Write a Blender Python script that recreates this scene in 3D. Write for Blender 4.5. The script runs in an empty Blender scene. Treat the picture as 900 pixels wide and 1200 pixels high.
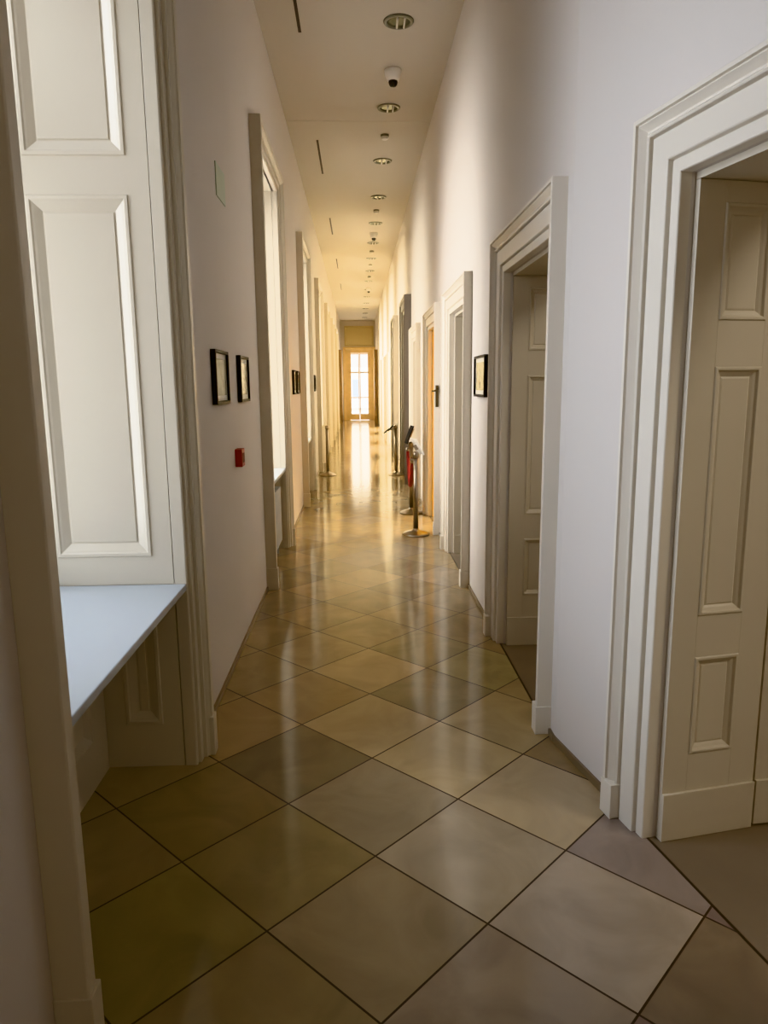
import bpy, math, random
from mathutils import Vector, Matrix
random.seed(7)
SC = bpy.context.scene
COL = SC.collection
PI = math.pi

# ------------------------------------------------------------------ materials
def new_mat(name):
    m = bpy.data.materials.new(name); m.use_nodes = True
    return m, m.node_tree.nodes, m.node_tree.links, m.node_tree.nodes['Principled BSDF']

def paint(name, col, rough=0.5, var=0.04, scale=3.0, bump=0.0, metallic=0.0, spec=0.5):
    m, N, L, b = new_mat(name)
    tc = N.new('ShaderNodeTexCoord'); nz = N.new('ShaderNodeTexNoise')
    nz.inputs['Scale'].default_value = scale; nz.inputs['Detail'].default_value = 4
    L.new(tc.outputs['Object'], nz.inputs['Vector'])
    mx = N.new('ShaderNodeMix'); mx.data_type = 'RGBA'
    mx.inputs[6].default_value = (*[max(0, c*(1-var)) for c in col], 1)
    mx.inputs[7].default_value = (*[min(1, c*(1+var)) for c in col], 1)
    L.new(nz.outputs['Fac'], mx.inputs[0]); L.new(mx.outputs[2], b.inputs['Base Color'])
    b.inputs['Roughness'].default_value = rough; b.inputs['Metallic'].default_value = metallic
    b.inputs['Specular IOR Level'].default_value = spec
    if bump:
        n2 = N.new('ShaderNodeTexNoise'); n2.inputs['Scale'].default_value = 60
        L.new(tc.outputs['Object'], n2.inputs['Vector'])
        bp = N.new('ShaderNodeBump'); bp.inputs['Strength'].default_value = bump; bp.inputs['Distance'].default_value = 0.002
        L.new(n2.outputs['Fac'], bp.inputs['Height']); L.new(bp.outputs['Normal'], b.inputs['Normal'])
    return m

TS, TX, TY, TA = 0.5, 0.04086, 2.38369, -0.789167
def floor_mat():
    m, N, L, b = new_mat('polished_stone_tiles')
    def math_(op, a, bb=None):
        n = N.new('ShaderNodeMath'); n.operation = op
        for i, v in enumerate((a, bb)):
            if v is None: continue
            if isinstance(v, (int, float)): n.inputs[i].default_value = v
            else: L.new(v, n.inputs[i])
        return n.outputs[0]
    tc = N.new('ShaderNodeTexCoord'); sp = N.new('ShaderNodeSeparateXYZ'); L.new(tc.outputs['Object'], sp.inputs[0])
    dx = math_('SUBTRACT', sp.outputs[0], TX); dy = math_('SUBTRACT', sp.outputs[1], TY)
    c, s = math.cos(TA), math.sin(TA)
    u = math_('DIVIDE', math_('ADD', math_('MULTIPLY', dx, c), math_('MULTIPLY', dy, s)), TS)
    v = math_('DIVIDE', math_('ADD', math_('MULTIPLY', dx, s), math_('MULTIPLY', dy, -c)), TS)
    fu, fv = math_('FLOOR', u), math_('FLOOR', v)
    def edge(x): 
        f = math_('FRACT', x); return math_('MINIMUM', f, math_('SUBTRACT', 1.0, f))
    e = math_('MINIMUM', edge(u), edge(v))
    cmb = N.new('ShaderNodeCombineXYZ'); L.new(fu, cmb.inputs[0]); L.new(fv, cmb.inputs[1]); cmb.inputs[2].default_value = 3.7
    rp = N.new('ShaderNodeAttribute'); rp.attribute_type = 'GEOMETRY'; rp.attribute_name = 'tile_shade'
    # veining
    ad = N.new('ShaderNodeVectorMath'); ad.operation = 'MULTIPLY_ADD'
    L.new(cmb.outputs[0], ad.inputs[0]); ad.inputs[1].default_value = (7.3, 5.1, 1); L.new(tc.outputs['Object'], ad.inputs[2])
    nz = N.new('ShaderNodeTexNoise'); nz.inputs['Scale'].default_value = 3.2; nz.inputs['Detail'].default_value = 7; nz.inputs['Distortion'].default_value = 1.2
    L.new(ad.outputs[0], nz.inputs['Vector'])
    r2 = N.new('ShaderNodeValToRGB'); r2.color_ramp.elements[0].position = .3; r2.color_ramp.elements[0].color = (.86, .85, .84, 1)
    r2.color_ramp.elements[1].position = .7; r2.color_ramp.elements[1].color = (1.1, 1.08, 1.04, 1)
    L.new(nz.outputs['Fac'], r2.inputs[0])
    mul = N.new('ShaderNodeMix'); mul.data_type = 'RGBA'; mul.blend_type = 'MULTIPLY'; mul.inputs[0].default_value = 1
    L.new(rp.outputs['Color'], mul.inputs[6]); L.new(r2.outputs[0], mul.inputs[7])
    g = math_('LESS_THAN', e, 0.0068)
    mg = N.new('ShaderNodeMix'); mg.data_type = 'RGBA'; L.new(g, mg.inputs[0]); L.new(mul.outputs[2], mg.inputs[6]); mg.inputs[7].default_value = (.035, .022, .013, 1)
    L.new(mg.outputs[2], b.inputs['Base Color'])
    rr = N.new('ShaderNodeMapRange'); rr.inputs[3].default_value = .108; rr.inputs[4].default_value = .115
    L.new(nz.outputs['Fac'], rr.inputs[0])
    rg = math_('ADD', rr.outputs[0], math_('MULTIPLY', g, 0.5)); L.new(rg, b.inputs['Roughness'])
    b.inputs['IOR'].default_value = 1.5
    return m

def glass_mat(name='window_glass'):
    m, N, L, b = new_mat(name); N.remove(b)
    o = N['Material Output']; t = N.new('ShaderNodeBsdfTransparent'); g = N.new('ShaderNodeBsdfGlossy'); g.inputs['Roughness'].default_value = .02
    nz = N.new('ShaderNodeTexNoise'); nz.inputs['Scale'].default_value = 4
    mr = N.new('ShaderNodeMapRange'); mr.inputs[3].default_value = .05; mr.inputs[4].default_value = .09; L.new(nz.outputs['Fac'], mr.inputs[0])
    mx = N.new('ShaderNodeMixShader'); L.new(mr.outputs[0], mx.inputs[0])
    L.new(t.outputs[0], mx.inputs[1]); L.new(g.outputs[0], mx.inputs[2]); L.new(mx.outputs[0], o.inputs[0])
    return m

def art_mat(name, bg, mid, dark, oval=None):
    """small picture: pale sheet with a blurred darker motif (generated coordinates of the sheet itself)"""
    m, N, L, b = new_mat(name)
    tc = N.new('ShaderNodeTexCoord'); nz = N.new('ShaderNodeTexNoise'); nz.inputs['Scale'].default_value = 9; nz.inputs['Detail'].default_value = 5
    L.new(tc.outputs['Object'], nz.inputs['Vector'])
    rp = N.new('ShaderNodeValToRGB'); rp.color_ramp.elements[0].color = (*mid, 1); rp.color_ramp.elements[1].color = (*bg, 1)
    rp.color_ramp.elements[0].position = .35; rp.color_ramp.elements[1].position = .6
    L.new(nz.outputs['Fac'], rp.inputs[0]); out = rp.outputs[0]
    if oval:
        mp = N.new('ShaderNodeMapping'); mp.vector_type = 'POINT'
        oy, oz, ry, rz = oval
        mp.inputs['Location'].default_value = (0, -oy/ry, -oz/rz); mp.inputs['Scale'].default_value = (0, 1/ry, 1/rz)
        L.new(tc.outputs['Object'], mp.inputs['Vector'])
        ln = N.new('ShaderNodeVectorMath'); ln.operation = 'LENGTH'; L.new(mp.outputs[0], ln.inputs[0])
        mr = N.new('ShaderNodeMapRange'); mr.inputs[1].default_value = .75; mr.inputs[2].default_value = 1.05; mr.inputs[3].default_value = 1; mr.inputs[4].default_value = 0
        L.new(ln.outputs['Value'], mr.inputs[0])
        mx = N.new('ShaderNodeMix'); mx.data_type = 'RGBA'; L.new(mr.outputs[0], mx.inputs[0]); L.new(out, mx.inputs[6]); mx.inputs[7].default_value = (*dark, 1)
        out = mx.outputs[2]
    L.new(out, b.inputs['Base Color']); b.inputs['Roughness'].default_value = .12
    return m

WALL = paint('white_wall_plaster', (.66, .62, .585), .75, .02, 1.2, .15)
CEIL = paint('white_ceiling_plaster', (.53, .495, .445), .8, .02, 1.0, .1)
CREAM = paint('cream_gloss_paint', (.60, .55, .46), .32, .025, 2.0)
GREYP = paint('dark_grey_portal', (.15, .132, .12), .5, .03, 2.0)  # dark grey tone for the tall portal casings
TRIMD = paint('light_door_casing_paint', (.72, .675, .60), .32, .02, 2.0)
SILLM = paint('sky_tinted_white', (.45, .495, .54), .3, .015, 2.0)  # white tinted blue, putting the sky's reflection into the base colour
FLOOR = floor_mat()
SLAB = paint('plain_threshold_stone', (.20, .165, .13), .14, .12, 2.5)
SEAM = paint('dark_seam', (.03, .02, .012), .6, .2, 20)
PLINTH = paint('brown_stone_skirting', (.23, .18, .125), .3, .15, 8)
BLACK = paint('black_frame_lacquer', (.010, .008, .008), .5, .3, 10, spec=.2)
WHITEP = paint('white_plastic', (.78, .76, .73), .4, .02, 8)
DOME = paint('black_dome_plastic', (.008, .008, .009), .06, .2, 8)
CHROME = paint('brushed_steel', (.32, .28, .235), .33, .05, 30, metallic=1)
DLGLASS = paint('grey_green_lamp_glass', (.15, .16, .12), .15, .15, 14)
DLRING = paint('grey_metal_ring', (.20, .20, .165), .4, .05, 10, metallic=.3)
RED = paint('red_plastic', (.32, .012, .015), .35, .1, 10)
ROPE = paint('red_velvet', (.17, .005, .016), .8, .2, 40)
BRONZE = paint('dark_bronze', (.10, .075, .04), .35, .2, 20, metallic=.8)
GREENP = paint('pale_green_plate', (.46, .54, .45), .35, .04, 8)
ORANGE = paint('ochre_wall_paint', (.82, .56, .12), .6, .04, 2)
WOODY = paint('honey_wood', (.80, .60, .30), .4, .12, 6)
WOODD = paint('brown_wood', (.22, .14, .06), .45, .15, 6)
NAVY = paint('dark_navy_panel', (.010, .011, .018), .75, .2, 10, spec=.15)
PAPER = paint('white_sheet', (.82, .82, .78), .5, .02, 8)
SLOT = paint('black_slot', (.02, .012, .012), .6, .1, 10)
FACADE = paint('pale_facade', (.78, .78, .76), .8, .03, .5)
FACWIN = paint('facade_window', (.38, .42, .46), .3, .05, .5)
GLASS = glass_mat()

# ------------------------------------------------------------------ mesh builder
class Fr:
    """frame on a wall: s runs along it, n points out of it"""
    def __init__(self, o, s, n):
        self.o = Vector((o[0], o[1], 0)); self.s = Vector((s[0], s[1], 0)).normalized(); self.n = Vector((n[0], n[1], 0)).normalized()
    def pt(self, a, z, p=0.0):
        q = self.o + self.s*a + self.n*p
        return (q.x, q.y, q.z+z)
    def sub(self, a, p, s, n):
        """s, n given as (along s, along n) pairs"""
        q = self.o + self.s*a + self.n*p
        S = self.s*s[0] + self.n*s[1]; Nn = self.s*n[0] + self.n*n[1]
        return Fr((q.x, q.y), (S.x, S.y), (Nn.x, Nn.y))

class MB:
    def __init__(self): self.v = []; self.f = []; self.smooth = set()
    def quad8(self, P):
        b = len(self.v); self.v += P
        for q in ((0,1,2,3),(7,6,5,4),(0,4,5,1),(1,5,6,2),(2,6,7,3),(3,7,4,0)): self.f.append(tuple(b+i for i in q))
        return self
    def fbox(self, F, s0, s1, z0, z1, n0, n1):
        return self.quad8([F.pt(s0,z0,n0),F.pt(s1,z0,n0),F.pt(s1,z0,n1),F.pt(s0,z0,n1),F.pt(s0,z1,n0),F.pt(s1,z1,n0),F.pt(s1,z1,n1),F.pt(s0,z1,n1)])
    def box(self, x0, x1, y0, y1, z0, z1):
        return self.fbox(Fr((0,0),(1,0),(0,1)), x0, x1, z0, z1, y0, y1)
    def arch(self, F, a0, a1, zt, prof, z0=0.0):
        """mitred three-sided moulding round an opening; prof = closed list of (distance out, protrusion)"""
        b = len(self.v); n = len(prof)
        for d, p in prof:
            self.v += [F.pt(a0-d, z0, p), F.pt(a0-d, zt+d, p), F.pt(a1+d, zt+d, p), F.pt(a1+d, z0, p)]
        for i in range(n):
            j = (i+1) % n
            for k in range(3): self.f.append((b+4*i+k, b+4*i+k+1, b+4*j+k+1, b+4*j+k))
        self.f.append(tuple(b+4*i for i in range(n))); self.f.append(tuple(b+4*i+3 for i in range(n)))
        return self
    def panel(self, F, a0, a1, z0, z1, prof):
        """mitred rectangular moulding with the field inside; prof = open list of (inset, height)"""
        b = len(self.v); n = len(prof)
        for d, p in prof:
            self.v += [F.pt(a0+d, z0+d, p), F.pt(a1-d, z0+d, p), F.pt(a1-d, z1-d, p), F.pt(a0+d, z1-d, p)]
        for i in range(n-1):
            for k in range(4):
                l = (k+1) % 4; self.f.append((b+4*i+k, b+4*i+l, b+4*(i+1)+l, b+4*(i+1)+k))
        e = b+4*(n-1); self.f.append((e, e+1, e+2, e+3))
        return self
    def board(self, F, w, z0, z1, pa0, pa1, rows, thick, prof, plinth=0.0):
        """framed board: stiles, rails and panels all in one"""
        dep = min(p for d, p in prof) - .004
        self.fbox(F, 0, w, z0, z1, -thick, dep)
        self.fbox(F, 0, pa0, z0, z1, dep, 0); self.fbox(F, pa1, w, z0, z1, dep, 0)
        zz = z0
        for r0, r1 in rows:
            self.fbox(F, pa0, pa1, zz, r0, dep, 0); zz = r1
            self.panel(F, pa0, pa1, r0, r1, prof)
        self.fbox(F, pa0, pa1, zz, z1, dep, 0)
        if plinth:
            self.fbox(F, 0, w, z0, plinth, 0, .012)
            b = len(self.v)
        return self
    def lathe(self, prof, c=(0,0,0), seg=32, axis='z'):
        b = len(self.v); n = len(prof); f0 = len(self.f)
        for r, z in prof:
            for k in range(seg):
                t = 2*PI*k/seg; x, y = r*math.cos(t), r*math.sin(t)
                self.v.append((c[0]+x, c[1]+y, c[2]+z))
        for i in range(n-1):
            for k in range(seg):
                l = (k+1) % seg; self.f.append((b+i*seg+k, b+i*seg+l, b+(i+1)*seg+l, b+(i+1)*seg+k))
        self.f.append(tuple(b+k for k in range(seg))); self.f.append(tuple(b+(n-1)*seg+k for k in range(seg)))
        self.smooth |= set(range(f0, len(self.f)-2))
        return self
    def tube(self, pts, r, seg=10):
        pts = [Vector(p) for p in pts]; b = len(self.v); f0 = len(self.f)
        for i, p in enumerate(pts):
            t = (pts[min(i+1, len(pts)-1)] - pts[max(i-1, 0)]).normalized()
            up = Vector((1,0,0)) if abs(t.x) < .9 else Vector((0,1,0))
            a = t.cross(up).normalized(); c = t.cross(a)
            for k in range(seg):
                q = p + a*r*math.cos(2*PI*k/seg) + c*r*math.sin(2*PI*k/seg); self.v.append(tuple(q))
        for i in range(len(pts)-1):
            for k in range(seg):
                l = (k+1) % seg; self.f.append((b+i*seg+k, b+i*seg+l, b+(i+1)*seg+l, b+(i+1)*seg+k))
        self.f.append(tuple(b+k for k in range(seg))); self.f.append(tuple(b+(len(pts)-1)*seg+k for k in range(seg)))
        self.smooth |= set(range(f0, len(self.f)-2))
        return self
    def poly(self, pts, z0, z1):
        b = len(self.v); n = len(pts)
        self.v += [(x, y, z0) for x, y in pts] + [(x, y, z1) for x, y in pts]
        self.f.append(tuple(b+i for i in range(n))); self.f.append(tuple(b+n+i for i in range(n)))
        for i in range(n): self.f.append((b+i, b+(i+1) % n, b+n+(i+1) % n, b+n+i))
        return self
    def build(self, name, mat, parent=None, bevel=0.0, kind=None, loc=None):
        import bmesh
        me = bpy.data.meshes.new(name)
        off = Vector(loc) if loc else Vector((0,0,0))
        me.from_pydata([tuple(Vector(p)-off) for p in self.v], [], self.f)
        for i in self.smooth: me.polygons[i].use_smooth = True
        bm = bmesh.new(); bm.from_mesh(me); bmesh.ops.recalc_face_normals(bm, faces=bm.faces); bm.to_mesh(me); bm.free()
        me.materials.append(mat)
        o = bpy.data.objects.new(name, me); COL.objects.link(o)
        if parent is not None:
            o.parent = parent
            o.location = off - Vector(parent.location)
        else: o.location = off
        if bevel:
            bv = o.modifiers.new('bevel', 'BEVEL'); bv.width = bevel; bv.segments = 2; bv.limit_method = 'ANGLE'
        if kind: o['kind'] = kind
        return o

def empty(name, loc, kind=None):
    o = bpy.data.objects.new(name, None); COL.objects.link(o); o.location = loc; o.empty_display_size = .1
    if kind: o['kind'] = kind
    return o
def tag(o, label, cat, group=None):
    o['label'] = label; o['category'] = cat
    if group: o['group'] = group
    return o
def thing(name, label, cat, loc, group=None): return tag(empty(name, loc), label, cat, group)
def dup(root, loc, label, group=None):
    r = root.copy(); COL.objects.link(r); r.location = loc; r['label'] = label
    if group: r['group'] = group
    for ch in list(root.children):
        c = ch.copy(); COL.objects.link(c); c.parent = r
        for g in list(ch.children):
            d = g.copy(); COL.objects.link(d); d.parent = c
    return r

# ------------------------------------------------------------------ layout
ZC = 4.8                    # ceiling
XL, XR = -.79, .93          # corridor walls
YB, YE = -2.4, 36.0         # wall behind the camera, far end
A = math.radians(11)
BEND = (XR, 3.2)
LW = Fr((XL, 0), (0, 1), (1, 0))
RW = Fr((XR, 0), (0, 1), (-1, 0))
R1 = Fr(BEND, (math.sin(A), -math.cos(A)), (-math.cos(A), -math.sin(A)))
TH = .43                    # thickness of the right wall
XO = -1.85                  # outer face of the window wall

BAYS = [(1.75, 3.07), (6.08, 7.55), (10.33, 11.80), (14.55, 16.02), (18.77, 20.24), (22.99, 24.46), (27.21, 28.68)]
ZW, ZS = 3.60, .86
RDO = [(3.49, 4.54), (6.10, 7.19), (8.29, 9.28), (10.82, 11.80)]   # openings in the straight right wall
RDF = [(18.55, 19.55), (21.05, 22.05), (23.6, 24.6), (26.2, 27.2)] # further doors
TALL = [(12.62, 13.72), (16.3, 17.3)]                               # taller portals
ZD = 2.378
S1 = (.775, 1.93)           # opening of the near right door, in R1

# ------------------------------------------------------------------ shell
xb = BEND[0] + math.sin(A)*(BEND[1]-YB)/math.cos(A)
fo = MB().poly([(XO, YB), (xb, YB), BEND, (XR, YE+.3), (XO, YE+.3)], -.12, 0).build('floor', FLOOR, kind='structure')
def lay_tiles(o):
    """cut the slab along the joints and give every tile its own shade of stone"""
    import bmesh
    rnd = random.Random(21)
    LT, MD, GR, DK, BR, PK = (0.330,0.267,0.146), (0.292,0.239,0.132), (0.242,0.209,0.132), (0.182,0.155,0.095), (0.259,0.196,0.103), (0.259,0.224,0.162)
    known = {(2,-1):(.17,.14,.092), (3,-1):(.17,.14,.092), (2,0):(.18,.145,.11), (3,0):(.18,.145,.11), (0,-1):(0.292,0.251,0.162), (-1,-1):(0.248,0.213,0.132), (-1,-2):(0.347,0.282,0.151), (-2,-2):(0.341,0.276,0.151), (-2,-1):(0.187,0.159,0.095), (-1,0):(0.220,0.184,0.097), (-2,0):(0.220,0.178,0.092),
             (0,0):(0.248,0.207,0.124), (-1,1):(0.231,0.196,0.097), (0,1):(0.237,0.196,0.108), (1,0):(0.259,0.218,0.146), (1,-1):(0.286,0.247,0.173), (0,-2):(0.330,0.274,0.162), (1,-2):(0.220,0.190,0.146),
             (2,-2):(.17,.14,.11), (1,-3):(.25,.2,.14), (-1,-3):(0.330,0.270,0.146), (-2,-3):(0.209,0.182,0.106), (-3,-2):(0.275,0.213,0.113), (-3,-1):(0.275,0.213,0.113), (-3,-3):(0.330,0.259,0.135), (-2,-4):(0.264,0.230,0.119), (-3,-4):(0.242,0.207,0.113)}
    bm = bmesh.new(); bm.from_mesh(o.data)
    e1 = Vector((math.cos(TA), math.sin(TA), 0)); e2 = Vector((math.sin(TA), -math.cos(TA), 0)); O = Vector((TX, TY, 0))
    for e, lo, hi in ((e1, -60, 16), (e2, -60, 16)):
        for k in range(lo, hi):
            bmesh.ops.bisect_plane(bm, geom=bm.verts[:]+bm.edges[:]+bm.faces[:], plane_co=O+e*(k*TS), plane_no=e, dist=1e-6)
    bm.to_mesh(o.data); bm.free()
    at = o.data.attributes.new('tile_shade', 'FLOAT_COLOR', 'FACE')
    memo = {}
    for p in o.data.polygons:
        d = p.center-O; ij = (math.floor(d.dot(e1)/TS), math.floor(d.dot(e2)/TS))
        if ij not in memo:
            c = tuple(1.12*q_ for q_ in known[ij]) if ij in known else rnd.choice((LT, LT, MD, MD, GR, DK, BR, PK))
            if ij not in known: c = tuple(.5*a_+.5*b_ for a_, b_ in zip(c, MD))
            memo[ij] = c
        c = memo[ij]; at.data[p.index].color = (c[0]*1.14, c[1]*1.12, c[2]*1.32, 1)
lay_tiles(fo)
MB().poly([(xb+.004, YB), (5.2, YB), (5.2, YE+.3), (XR+.004, YE+.3), (XR+.004, BEND[1])], -.12, -.0005).build('floor', SLAB, kind='structure')
MB().poly([(xb-.004, YB), (xb+.006, YB), (XR+.006, BEND[1]), (XR+.006, 30), (XR-.004, 30), (XR-.004, BEND[1])], -.01, .0008).build('trim_1', SEAM, kind='structure')
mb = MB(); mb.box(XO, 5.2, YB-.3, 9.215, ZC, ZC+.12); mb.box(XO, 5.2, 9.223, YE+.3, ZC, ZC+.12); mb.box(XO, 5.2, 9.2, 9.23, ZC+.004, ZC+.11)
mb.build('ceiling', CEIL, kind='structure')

# left wall with window bays
mb = MB(); prev = YB
for a0, a1 in BAYS:
    mb.box(XO, XL, prev, a0-.02, 0, ZC); mb.box(XO, XL, a0-.02, a1+.02, ZW+.02, ZC); mb.box(XO, -1.19, a0-.02, a1+.02, 0, ZS-.03)
    prev = a1+.02
mb.box(XO, XL, prev, YE+.3, 0, ZC)
mb.build('wall_left', WALL, kind='structure')
# right straight wall
mb = MB(); prev = BEND[1]
for (a0, a1), zt in sorted([(d, ZD) for d in RDO+RDF] + [(t, 2.98) for t in TALL]):
    mb.box(XR, XR+TH, prev, a0-.001, 0, ZC); mb.box(XR, XR+TH, a0-.001, a1+.001, zt+.001, ZC); prev = a1+.001
mb.box(XR, XR+TH, prev, YE+.3, 0, ZC)
mb.build('wall_right', WALL, kind='structure')
# splayed right wall with the near door
send = (BEND[1]-YB)/math.cos(A)
mb = MB(); mb.fbox(R1, 0, S1[0]-.001, 0, ZC, -TH, 0); mb.fbox(R1, S1[1]+.001, send, 0, ZC, -TH, 0); mb.fbox(R1, S1[0]-.001, S1[1]+.001, ZD+.001, ZC, -TH, 0)
mb.build('wall_right_near', WALL, kind='structure')
MB().box(XO, 5.2, YB-.3, YB, 0, ZC).build('wall_back', WALL, kind='structure')
MB().box(4.9, 5.2, YB, YE, 0, ZC).build('wall_outer', WALL, kind='structure')
# rooms behind the right wall: partitions
for i, (y0, o) in enumerate(((5.2, WALL), (7.72, WALL), (10.1, ORANGE), (12.2, WALL))):
    MB().box(XR+TH, 4.9, y0, y0+.12, 0, ZC).build('wall_partition', o, kind='structure')
MB().box(3.3, 3.42, 7.84, 10.1, 0, ZC).build('wall_partition', ORANGE, kind='structure')

# end wall with tall glazed door
EX0, EX1, EZ = -.52, .80, 3.42
mb = MB(); mb.box(XL, EX0, YE, YE+.3, 0, ZC); mb.box(EX1, XR, YE, YE+.3, 0, ZC); mb.box(EX0, EX1, YE, YE+.3, EZ, ZC)
mb.build('wall_end', WALL, kind='structure')
EW = Fr((0, YE), (1, 0), (0, -1))
d = empty('door_8', ((EX0+EX1)/2, YE, 0), 'structure')
pr = [(0,0),(0,.03),(.06,.035),(.07,.05),(.13,.05),(.13,0)]
MB().arch(EW, EX0, EX1, EZ, pr).build('architrave', WOODY, d)
MB().panel(EW, EX0-.05, EX1+.05, EZ+.16, 4.55, [(0,0),(.0,.03),(.05,.03),(.07,.006),(.075,.006)]).build('overdoor_panel', paint('ochre_overdoor', (.62,.52,.30), .5), d)
mb = MB()
for x0, x1 in ((EX0, EX0+.20), (EX1-.20, EX1)): mb.box(x0, x1, YE+.08, YE+.16, 0, EZ)
mb.box(EX0+.2, EX1-.2, YE+.08, YE+.16, EZ-.16, EZ)
mb.build('frame', WOODY, d)
cx = (EX0+EX1)/2
for sgn, x0, x1 in ((0, EX0+.2, cx-.006), (1, cx+.006, EX1-.2)):
    mb = MB(); z1 = EZ-.165
    mb.box(x0, x0+.05, YE+.09, YE+.14, .01, z1); mb.box(x1-.05, x1, YE+.09, YE+.14, .01, z1)
    for z in (.01, 1.08, 2.3, z1-.06): mb.box(x0+.05, x1-.05, YE+.09, YE+.14, z, z+(.30 if z < .1 else .055))
    lf = mb.build('door_leaf', WOODY, d)
    MB().box(x0+.05, x1-.05, YE+.112, YE+.118, .31, z1-.06).build('glass', GLASS, lf)
# dark wooden jamb posts before the end
dd = empty('door_9', (.07, 32.4, 0), 'structure')
MB().box(XL, XL+.15, 32.3, 32.62, 0, 3.25).build('jamb', WOODD, dd)
MB().box(XR-.15, XR, 32.3, 32.62, 0, 3.25).build('jamb', WOODD, dd)

# skirting strips
SK = .032
mb = MB(); prev = YB
for a0, a1 in BAYS:
    mb.box(XL, XL+.013, prev, a0-.15, 0, SK); prev = a1+.15
mb.box(XL, XL+.013, prev, YE, 0, SK); mb.build('baseboard_left', PLINTH, kind='structure')
mb = MB(); prev = BEND[1]
for a0, a1 in sorted(RDO+RDF+TALL):
    if a0-.21 > prev: mb.box(XR-.013, XR, prev, a0-.21, 0, SK)
    prev = a1+.21
mb.box(XR-.013, XR, prev, YE, 0, SK); mb.build('baseboard_right', PLINTH, kind='structure')
mb = MB(); mb.fbox(R1, .0, S1[0]-.21, 0, SK, 0, .013); mb.fbox(R1, S1[1]+.21, send, 0, SK, 0, .013)
mb.build('baseboard_near', PLINTH, kind='structure')

# ------------------------------------------------------------------ window bays
WPROF = [(0,-.02),(0,.030),(.004,.036),(.016,.036),(.018,.026),(.023,.026),(.025,.048),(.064,.050),(.066,.042),(.070,.042),(.072,.064),(.082,.066),(.088,.076),(.094,.084),(.096,.078),(.101,.078),(.103,.090),(.146,.090),(.15,.086),(.15,0)]
PPROF = [(0,0),(.004,.006),(.016,.006),(.022,.001),(.030,-.002),(.058,-.016),(.064,-.016),(.066,-.012)]
for i, (a0, a1) in enumerate(BAYS):
    w = empty('window_%d' % (i+1), (-1.2, (a0+a1)/2, 0), 'structure')
    MB().arch(LW, a0, a1, ZW, WPROF).build('architrave', CREAM, w, .0015)
    for s0, s1 in ((a0-.156, a0-.088), (a1+.088, a1+.156)):
        MB().fbox(LW, s0, s1, 0, .19, 0, .098).build('plinth_block', CREAM, w, .003)
    for far in (0, 1):
        sg = -1 if far else 1
        F = LW.sub((a1 if far else a0)-sg*.003, -.024, (0, -1), (sg, 0))
        MB().board(F, .66, ZS, ZW, .085, .49, [(.985, 2.465), (2.61, ZW-.09)], .022, PPROF).build('shutter_panel', CREAM, w)
        MB().board(F, .385, 0, ZS-.031, .085, .25, [(.205, .72)], .022, PPROF).build('lower_cheek', CREAM, w)
    FA = LW.sub(a0+.001, -.365, (1, 0), (0, 1))
    wd = a1-a0-.002
    MB().board(FA, wd, 0, ZS-.031, .16, wd-.16, [(.205, .72)], .03, PPROF).build('apron_panel', CREAM, w)
    MB().box(-1.56, XL+.03, a0+.0, a1-.0, ZS-.03, ZS).build('sill', SILLM, w, .004)
    MB().box(-1.56, XL-.004, a0, a1, ZW, ZW+.02).build('head_lining', CREAM, w)
    mb = MB(); x0, x1 = -1.56, -1.48
    mb.box(x0, x1, a0-.018, a0+.07, ZS, ZW); mb.box(x0, x1, a1-.07, a1+.018, ZS, ZW); mb.box(x0, x1, a0+.07, a1-.07, ZS, ZS+.09); mb.box(x0, x1, a0+.07, a1-.07, ZW-.09, ZW)
    cy = (a0+a1)/2; mb.box(x0, x1, cy-.05, cy+.05, ZS+.09, ZW-.09)
    for s0, s1 in ((a0+.07, cy-.05), (cy+.05, a1-.07)): mb.box(x0+.01, x1-.01, s0, s1, 2.72, 2.78)
    mb.build('frame', CREAM, w, .003)
    for s0, s1 in ((a0+.07, cy-.05), (cy+.05, a1-.07)):
        for z0, z1 in ((ZS+.09, 2.72), (2.78, ZW-.09)): MB().box(-1.523, -1.517, s0, s1, z0, z1).build('glass', GLASS, w)

# ------------------------------------------------------------------ right doors
DPROF = [(0,-.02),(0,.020),(.003,.024),(.042,.024),(.044,.016),(.048,.016),(.050,.036),(.054,.039),(.136,.040),(.138,.028),(.143,.028),(.144,.050),(.150,.055),(.157,.050),(.160,.040),(.168,.042),(.180,.056),(.188,.066),(.190,.060),(.195,.060),(.196,.073),(.210,.073),(.212,.070),(.212,0)]
JPROF = [(0,0),(.004,.005),(.012,.005),(.018,-.004),(.026,-.008),(.034,-.014),(.040,-.010)]
def doorway(n, F, a0, a1, zt, jmat=CREAM, leaf=None, amat=TRIMD):
    c = F.pt((a0+a1)/2, 0, 0)
    d = empty('door_%d' % n, c, 'structure')
    MB().arch(F, a0, a1, zt, DPROF).build('architrave', amat, d, .001)
    for s0, s1 in ((a0-.217, a0-.140), (a1+.140, a1+.217)):
        MB().fbox(F, s0, s1, 0, .145, 0, .078).build('plinth_block', amat, d, .003)
    k = zt/2.345
    for far in (0, 1):
        sg = -1 if far else 1
        base = a1 if far else a0
        G = F.sub(base+sg*.024, -.035, (0, -1), (sg, 0))
        MB().board(G, TH-.035, 0, zt-.024, .10, .285, [(.335*k, .71*k), (.865*k, 1.735*k), (1.885*k, 2.255*k)], .023, JPROF, .19).build('jamb_lining', jmat, d, .001)
    MB().fbox(F, a0+.001, a1-.001, zt-.023, zt, -TH, -.035).build('head_lining', jmat, d)
    return d
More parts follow.
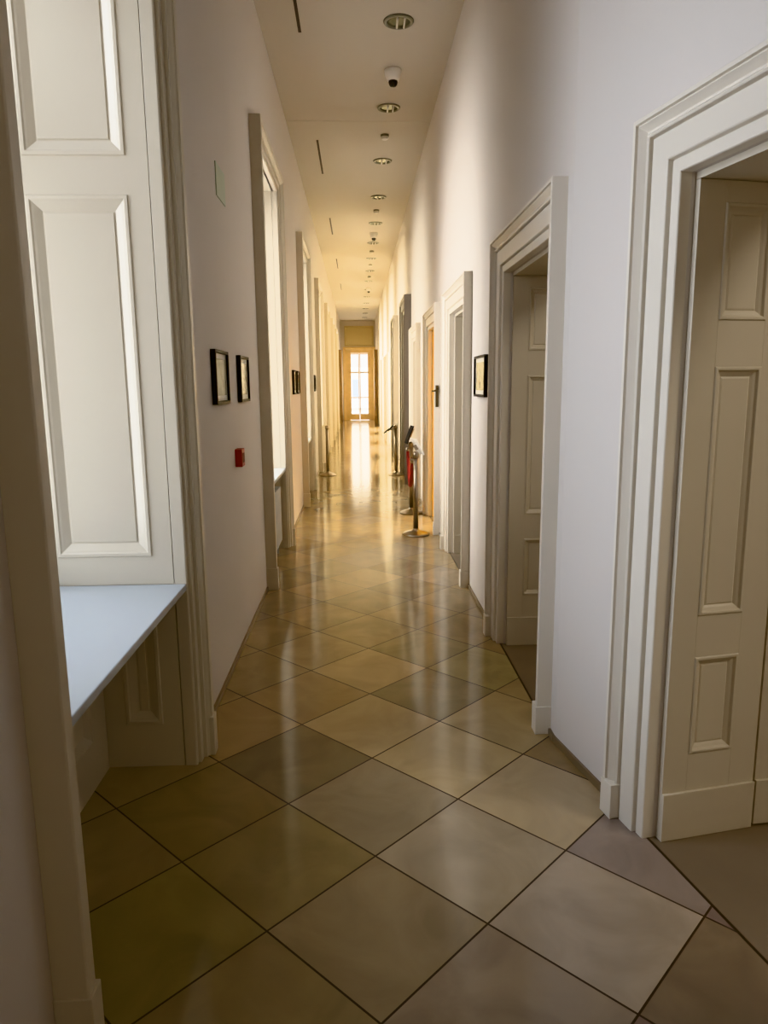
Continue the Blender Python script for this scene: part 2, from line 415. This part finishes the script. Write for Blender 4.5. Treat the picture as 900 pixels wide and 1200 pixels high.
# near right door (splayed wall): frame s runs toward the camera, so its far jamb is at the small s
d1 = doorway(1, R1, S1[0], S1[1], ZD)
for i, (a0, a1) in enumerate(RDO): doorway(i+2, RW, a0, a1, ZD, ORANGE if i == 2 else CREAM)
for i, (a0, a1) in enumerate(RDF): doorway(i+10, RW, a0, a1, ZD)
# tall portals further along
TPROF = [(0,-.02),(0,.05),(.05,.055),(.06,.08),(.16,.085),(.17,.11),(.22,.12),(.22,0)]
for i, (a0, a1) in enumerate(TALL):
    d = empty('door_%d' % (6+i), RW.pt((a0+a1)/2, 0, 0), 'structure')
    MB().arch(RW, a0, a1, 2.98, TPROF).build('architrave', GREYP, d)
    for far in (0, 1):
        sg = -1 if far else 1; base = a1 if far else a0
        G = RW.sub(base+sg*.024, -.03, (0, -1), (sg, 0))
        MB().board(G, TH-.03, 0, 2.97, .10, .285, [(.3, .9), (1.05, 2.2), (2.35, 2.85)], .023, JPROF, .19).build('jamb_lining', CREAM, d)
    MB().fbox(RW, a0, a1, 0, 2.97, -TH-.05, -TH-.01).build('door_leaf', CREAM, d)
# closed leaves in the farther small doors
# door leaves standing open inside the first rooms
G = R1.sub(S1[0]+.02, -TH-.012, (.10, -1), (1, .10))
lf = MB().board(G, 1.05, .008, ZD-.03, .13, .92, [(.335, .71), (.865, 1.735), (1.885, 2.2)], .045, JPROF, .19).build('door_leaf', CREAM, d1)
G2 = Fr((XR+TH+.01, RDO[0][1]-.02), (1, .12), (.12, -1))
bpy_d2 = bpy.data.objects['door_2']
MB().board(G2, .95, .008, ZD-.03, .13, .82, [(.335, .71), (.865, 1.735), (1.885, 2.2)], .045, JPROF, .19).build('door_leaf', CREAM, bpy_d2)

# ------------------------------------------------------------------ ceiling things
ORD = ['first', 'second', 'third', 'fourth', 'fifth', 'sixth', 'seventh', 'eighth', 'ninth', 'tenth', 'eleventh', 'twelfth', 'thirteenth', 'fourteenth', 'fifteenth']
XLT = .41
dl = thing('recessed_downlight', 'large round recessed downlight nearest the camera, grey glass with a pale bar across', 'ceiling light', (XLT, 6.83, ZC), 'round downlights along the ceiling')
MB().lathe([(.098,-.001),(.104,-.016),(.126,-.014),(.132,-.006),(.133,-.0005),(.10,-.0005)], (XLT,6.83,ZC)).build('trim_ring', DLRING, dl)
MB().lathe([(.0005,-.004),(.06,-.005),(.0985,-.006),(.0985,-.001),(.0005,-.001)], (XLT,6.83,ZC)).build('glass_disc', DLGLASS, dl)
for k in (-.012, .05):
    MB().tube([(XLT+k, 6.83-.085, ZC-.016), (XLT+k, 6.83+.085, ZC-.016)], .009 if k < 0 else .007).build('lamp_tube', WHITEP, dl)
for k in range(1, 15):
    dup(dl, (XLT, 6.83+1.96*k, ZC), '%s round downlight from the camera along the ceiling' % ORD[k] if k < 14 else 'farthest round downlight at the far end of the ceiling', 'round downlights along the ceiling')
cy = 7.806
cam0 = thing('security_camera', 'white dome security camera with black eye between the first two downlights', 'security camera', (XLT, cy, ZC), 'dome cameras on the ceiling')
MB().lathe([(.082,.003),(.086,-.012),(.080,-.05),(.066,-.085),(.058,-.10),(.045,-.104),(.001,-.104)], (XLT,cy,ZC)).build('housing', WHITEP, cam0)
MB().lathe([(.046,-.10),(.046,-.118),(.040,-.138),(.028,-.152),(.012,-.158),(.001,-.159)], (XLT,cy,ZC)).build('dome', DOME, cam0)
dup(cam0, (XLT-.01, 15.59, ZC), 'second dome security camera, just beyond the fifth downlight', 'dome cameras on the ceiling')
dup(cam0, (XLT+.02, 24.1, ZC), 'small distant dome camera before the tenth downlight, farthest of the three', 'dome cameras on the ceiling')
y0 = 9.69
sd = thing('smoke_detector', 'small white smoke detector between the second and third downlights', 'smoke detector', (XLT-.01, y0, ZC), 'smoke detectors on the ceiling')
MB().lathe([(.052,-.0005),(.054,-.016),(.048,-.022),(.001,-.022)], (XLT-.01,y0,ZC)).build('base', DLRING, sd)
MB().lathe([(.044,-.022),(.046,-.042),(.036,-.055),(.001,-.057)], (XLT-.01,y0,ZC)).build('sensor_head', WHITEP, sd)
for y, t in ((13.61, 'small smoke detector between the fourth and fifth downlights'), (17.6, 'small smoke detector between the sixth and seventh downlights'), (19.53, 'small smoke detector between the seventh and eighth downlights'), (21.6, 'farthest smoke detector, between the eighth and ninth downlights')):
    dup(sd, (XLT-.01, y, ZC), t, 'smoke detectors on the ceiling')
sv = None
for i, (y, t) in enumerate(((6.3, 'black slot air diffuser at the left edge of the ceiling, nearest the camera'), (10.63, 'black ceiling slot diffuser above the second window, second from the camera'), (14.98, 'third black ceiling slot diffuser from the camera'), (19.4, 'fourth black ceiling slot diffuser from the camera'), (23.8, 'farthest faint slot diffuser in the ceiling'))):
    if sv is None:
        sv = thing('slot_diffuser', t, 'air vent', (-.455, y, ZC), 'slot diffusers in the ceiling')
        MB().box(-.455-.014, -.455+.014, y-.74, y+.74, ZC-.004, ZC+.003).build('slot', SLOT, sv)
        mb = MB(); mb.box(-.455-.02, -.455-.014, y-.745, y+.745, ZC-.007, ZC+.003); mb.box(-.455+.014, -.455+.02, y-.745, y+.745, ZC-.007, ZC+.003); mb.build('flange', CEIL, sv)
    else: dup(sv, (-.455, y, ZC), t, 'slot diffusers in the ceiling')

# ------------------------------------------------------------------ wall things
def picture(F, a0, a1, z0, z1, label, art, group=None):
    c = F.pt((a0+a1)/2, (z0+z1)/2, 0.0)
    t = thing('framed_picture', label, 'picture', c, group)
    mb = MB(); fw, dp = .018, .03
    mb.fbox(F, a0, a0+fw, z0, z1, .001, dp); mb.fbox(F, a1-fw, a1, z0, z1, .001, dp); mb.fbox(F, a0+fw, a1-fw, z0, z0+fw, .001, dp); mb.fbox(F, a0+fw, a1-fw, z1-fw, z1, .001, dp)
    mb.build('frame', BLACK, t, .001)
    MB().fbox(F, a0+fw, a1-fw, z0+fw, z1-fw, .002, dp-.014).build('mount', PAPER, t)
    m = .03
    MB().fbox(F, a0+fw+m, a1-fw-m, z0+fw+m, z1-fw-m, dp-.0139, dp-.013).build('print', art, t, loc=c)
    MB().fbox(F, a0+fw, a1-fw, z0+fw, z1-fw, dp-.010, dp-.007).build('glass', GLASS, t)
    return t
gl, gr = 'small framed pictures on the left wall', None
picture(LW, 4.0, 4.40, 1.61, 1.91, 'black framed picture with pale grey-green glass reflection painted on its sheet, left wall, nearest the window', art_mat('print_pale_glare', (.62,.64,.54), (.46,.48,.40), (.3,.3,.25)), gl)  # greenish reflection of the glass is put into the print's colour
picture(LW, 4.85, 5.22, 1.605, 1.91, 'black framed picture with olive oval motif, right of the pair beside the near window', art_mat('print_olive', (.72,.68,.56), (.60,.56,.44), (.20,.16,.07), (0.0, -.06, .10, .075)), gl)
picture(LW, 8.95, 9.28, 1.605, 1.90, 'framed picture between the second and third windows, nearer of the two', art_mat('print_cream', (.78,.74,.64), (.66,.62,.5), (.3,.25,.18)), gl)
picture(LW, 9.50, 9.83, 1.605, 1.90, 'framed picture between the second and third windows, farther of the two', art_mat('print_grey', (.70,.68,.62), (.55,.52,.46), (.3,.25,.18)), gl)
picture(LW, 13.3, 13.65, 1.605, 1.90, 'dark framed picture far along the left wall, just before the fourth window', art_mat('print_dark', (.30,.25,.18), (.20,.16,.11), (.1,.08,.06)), gl)
picture(RW, 5.14, 5.60, 1.615, 1.915, 'black framed sepia and green drawing on the right wall between two doors', art_mat('print_sepia', (.55,.48,.28), (.44,.36,.2), (.16,.17,.10), (.02, -.02, .06, .085)))
cp = thing('fire_call_point', 'small red fire alarm call point on left wall below the pictures', 'alarm button', (XL, 4.70, 1.25))
MB().fbox(LW, 4.645, 4.755, 1.195, 1.31, -.003, .045).build('box', RED, cp, .004)
MB().fbox(LW, 4.668, 4.732, 1.222, 1.283, .0455, .048).build('press_plate', paint('dark_red_glass', (.12,.015,.015), .5, spec=.2), cp)
wp = MB().fbox(LW, 4.40, 4.68, 2.79, 2.975, .0005, .007).build('wall_plate', GREENP, None, .002, loc=LW.pt(4.54, 2.88, 0))
tag(wp, 'pale grey-green blank rectangular plate high on left wall above the pictures', 'wall plate')
# bronze lever on the side of the third right-hand door casing
hy = RDO[2][0]-.212
h = thing('door_handle', 'dark bronze lever handle with long backplate on the casing of the ochre doorway', 'door handle', (XR-.04, hy, 1.55))
MB().box(XR-.056, XR-.022, hy-.010, hy-.0005, 1.46, 1.70).build('backplate', BRONZE, h, .002)
MB().tube([(XR-.039, hy-.010, 1.645), (XR-.039, hy-.05, 1.645)], .012).build('spindle', BRONZE, h)
MB().tube([(XR-.035, hy-.05, 1.645), (XR-.06, hy-.052, 1.643), (XR-.10, hy-.048, 1.635)], .010).build('lever', BRONZE, h)

# radiator in the niche below the second window
a0, a1 = BAYS[1]
rd = thing('radiator', 'white panel radiator in the niche below the second left window', 'radiator', (-.85, (a0+a1)/2, 0))
mb = MB()
for k in range(14):
    y = a0+.14+k*.085; mb.box(-.90, -.805, y, y+.06, .12, .69)
mb.box(-.885, -.82, a0+.12, a1-.1, .16, .20); mb.box(-.885, -.82, a0+.12, a1-.1, .62, .66)
mb.build('fins', SILLM, rd, .006)
for y in (a0+.25, a1-.25): MB().box(-.87, -.835, y-.012, y+.012, 0, .16).build('foot', SILLM, rd)
MB().tube([(-.855, a0+.12, .18), (-.855, a0+.07, .18), (-.855, a0+.07, 0.0)], .012).build('pipe', SILLM, rd)

# ------------------------------------------------------------------ stanchions and sign stands
def stanchion(loc, label, group, top=.93):
    x, y, _ = loc
    t = thing('stanchion', label, 'stanchion', loc, group)
    MB().lathe([(.001,0),(.155,0),(.158,.008),(.150,.018),(.11,.034),(.06,.050),(.036,.058),(.034,.075),(.001,.075)], loc, 40).build('base', CHROME, t)
    MB().lathe([(.030,.06),(.030,top),(.001,top)], loc, 24).build('pole', CHROME, t)
    MB().lathe([(.001,top-.05),(.037,top-.05),(.038,top-.005),(.034,top+.012),(.018,top+.022),(.001,top+.024)], loc, 24).build('cap', CHROME, t)
    return t
GS = 'steel posts standing in the corridor'
P1 = (.655, 8.12, 0); P2 = (.71, 9.55, 0); P3 = (.73, 13.75, 0); P4 = (-.585, 13.85, 0)
s1 = stanchion(P1, 'steel stanchion nearest the camera, round domed base, holding one end of the red rope', GS, .94)
dup(s1, P2, 'steel post just behind the nearest stanchion, below the black panel', GS)
dup(s1, P3, 'steel post farther along the right wall below the thin tilted black panel', GS)
dup(s1, P4, 'lone steel post on the left side of the corridor', GS)
# rope
pts = []
for i in range(25):
    t = i/24; pts.append((P1[0]-.03+(P2[0]-P1[0]-.02)*t, P1[1]+.05+(P2[1]-P1[1]-.1)*t, .88-.40*(1-(2*t-1)**2)))
rp = thing('barrier_rope', 'dark red velvet rope sagging between the two nearest posts', 'rope', (P1[0], (P1[1]+P2[1])/2, .5))
MB().tube(pts, .022).build('cord', ROPE, rp)
for k in (0, -1):
    q = Vector(pts[k]); r_ = Vector(pts[1] if k == 0 else pts[-2])
    MB().tube([q, q+(r_-q).normalized()*.06], .026).build('ferrule', CHROME, rp)
def tilt_panel(name, c, w, l, ang, yaw, mat, label, cat, sheet=None):
    """panel resting tilted on a post top: l along the slope, w across"""
    M = Matrix.Translation(Vector(c)) @ Matrix.Rotation(yaw, 4, 'Z') @ Matrix.Rotation(ang, 4, 'Y')
    def tb(x0, x1, y0, y1, z0, z1):
        m = MB(); m.quad8([tuple(M @ Vector(p)) for p in ((x0,y0,z0),(x1,y0,z0),(x1,y1,z0),(x0,y1,z0),(x0,y0,z1),(x1,y0,z1),(x1,y1,z1),(x0,y1,z1))]); return m
    t = thing(name, label, cat, c)
    tb(-l/2, l/2, -w/2, w/2, 0, .014).build('board', mat, t, .002)
    if sheet: tb(-l/2+.015, l/2-.015, -w/2+.015, w/2-.015, .0143, .016).build('sheet', sheet, t)
    tb(-.03, l/2-.03 if ang < 0 else .03, -.02, .02, -.03, -.0005).build('bracket', CHROME, t)
    return t
tilt_panel('sign_panel', (P1[0]+.015, P1[1]+.02, .965+.05), .24, .20, math.radians(62), math.radians(12), PAPER, 'white tilted sheet panel on top of the nearest stanchion', 'sign', PAPER)
tilt_panel('sign_panel', (P2[0]-.02, P2[1], .95+.105), .22, .25, math.radians(-70), math.radians(6), NAVY, 'black tilted panel on the second post, above the red rope', 'sign', NAVY)
tilt_panel('sign_panel', (P3[0]-.135, P3[1], .87), .24, .25, math.radians(-38), 0, NAVY, 'thin black slanted panel on the farther right post', 'sign', NAVY)

# ------------------------------------------------------------------ outside the end door
fb = thing('pale_building', 'pale washed-out building seen through the glazed door at the far end', 'building', (0, 62, -3))
MB().box(-14, 14, 62, 66, -6, 3.2).build('wall', FACADE, fb)
mb = MB()
for z in (-.2, 2.9): mb.box(-14.2, 14.2, 61.7, 62, z, z+.3)
mb.build('cornice', FACADE, fb)
for k in range(-3, 4): MB().box(k*1.5-.35, k*1.5+.35, 61.95, 62, .6, 2.2).build('window', FACWIN, fb)

# ------------------------------------------------------------------ lights
def area(name, loc, direction, sx, sy, power, col, spread=180):
    l = bpy.data.lights.new(name, 'AREA'); l.shape = 'RECTANGLE'; l.size = sx; l.size_y = sy; l.energy = power; l.color = col; l.spread = math.radians(spread)
    o = bpy.data.objects.new(name, l); COL.objects.link(o); o.location = loc
    o.rotation_euler = Vector(direction).to_track_quat('-Z', 'Y').to_euler()
    return o
WL = [(26, (.76, .85, 1.0)), (92, (1.0, .96, .90)), (115, (1, .92, .74)), (450, (1, .85, .53)), (1200, (1, .83, .46)), (1500, (1, .83, .45)), (1500, (1, .83, .45))]
for i, (a0, a1) in enumerate(BAYS):
    p, c = WL[i]
    area('daylight', (-1.72, (a0+a1)/2, 2.2), (1, 0, -.30), a1-a0, 2.6, p, c, 112)
area('daylight_end', (.14, YE+.6, 2.0), (0, -1, -.1), 1.3, 2.8, 200, (1, .84, .56))
area('rear_fill', (.4, YB+.1, 2.2), (0, 1, 0), 1.6, 2.4, 13, (1, .91, .78))  # unseen warm fill added before the back wall, no window there
area('room_lamp', (2.4, 9.0, 3.6), (-.5, 0, -1), 1.0, 1.0, 240, (1, .86, .52))
area('room_lamp', (3.0, 6.5, 3.9), (-.4, 0, -1), 1.0, 1.0, 22, (1, .93, .75))
area('room_lamp', (3.2, 3.4, 3.9), (-.4, 0, -1), 1.0, 1.0, 24, (1, .88, .70))
area('room_lamp', (3.2, .6, 3.9), (-.3, 0, -1), 1.0, 1.0, 50, (1, .88, .70))
area('room_lamp', (3.0, 11.1, 3.9), (-.4, 0, -1), 1.0, 1.0, 30, (1, .88, .62))

sl = bpy.data.lights.new('sun', 'SUN'); sl.energy = 12; sl.angle = .01; so = bpy.data.objects.new('sun', sl); COL.objects.link(so); so.rotation_euler = Vector((.05, 1, -.7)).to_track_quat('-Z', 'Y').to_euler()
W = bpy.data.worlds.new('sky'); SC.world = W; W.use_nodes = True
bg = W.node_tree.nodes['Background']
tcw = W.node_tree.nodes.new('ShaderNodeTexCoord'); spw = W.node_tree.nodes.new('ShaderNodeSeparateXYZ'); rpw = W.node_tree.nodes.new('ShaderNodeValToRGB')
W.node_tree.links.new(tcw.outputs['Generated'], spw.inputs[0]); W.node_tree.links.new(spw.outputs[2], rpw.inputs[0])
rpw.color_ramp.elements[0].color = (1, .98, .95, 1); rpw.color_ramp.elements[1].color = (.75, .86, 1, 1)
W.node_tree.links.new(rpw.outputs[0], bg.inputs[0]); bg.inputs[1].default_value = 2.7

# ------------------------------------------------------------------ camera
yaw, pitch, roll, H = 3.55627339e-02, 1.75044113e-01, -9.74461479e-03, 1.70833
cyw, syw, cp_, sp_ = math.cos(yaw), math.sin(yaw), math.cos(pitch), math.sin(pitch)
f = Vector((syw*cp_, cyw*cp_, -sp_)); r0 = Vector((cyw, -syw, 0)); u0 = r0.cross(f)
r = r0*math.cos(roll) + u0*math.sin(roll); u = -r0*math.sin(roll) + u0*math.cos(roll)
cam = bpy.data.cameras.new('camera'); co = bpy.data.objects.new('camera', cam); COL.objects.link(co)
M = Matrix((r, u, -f)).transposed().to_4x4(); M.translation = Vector((0, 0, H)); co.matrix_world = M
cam.sensor_fit = 'VERTICAL'; cam.sensor_height = 36; cam.lens = 841.4355/1200*36; cam.clip_start = .05; cam.clip_end = 300
SC.camera = co
SC.view_settings.view_transform = 'Khronos PBR Neutral'
SC.view_settings.exposure = 0.2
SC.cycles.max_bounces = 10; SC.cycles.diffuse_bounces = 7; SC.cycles.transparent_max_bounces = 12
SC.cycles.sample_clamp_indirect = 6
SC.cycles.caustics_reflective = False; SC.cycles.caustics_refractive = False
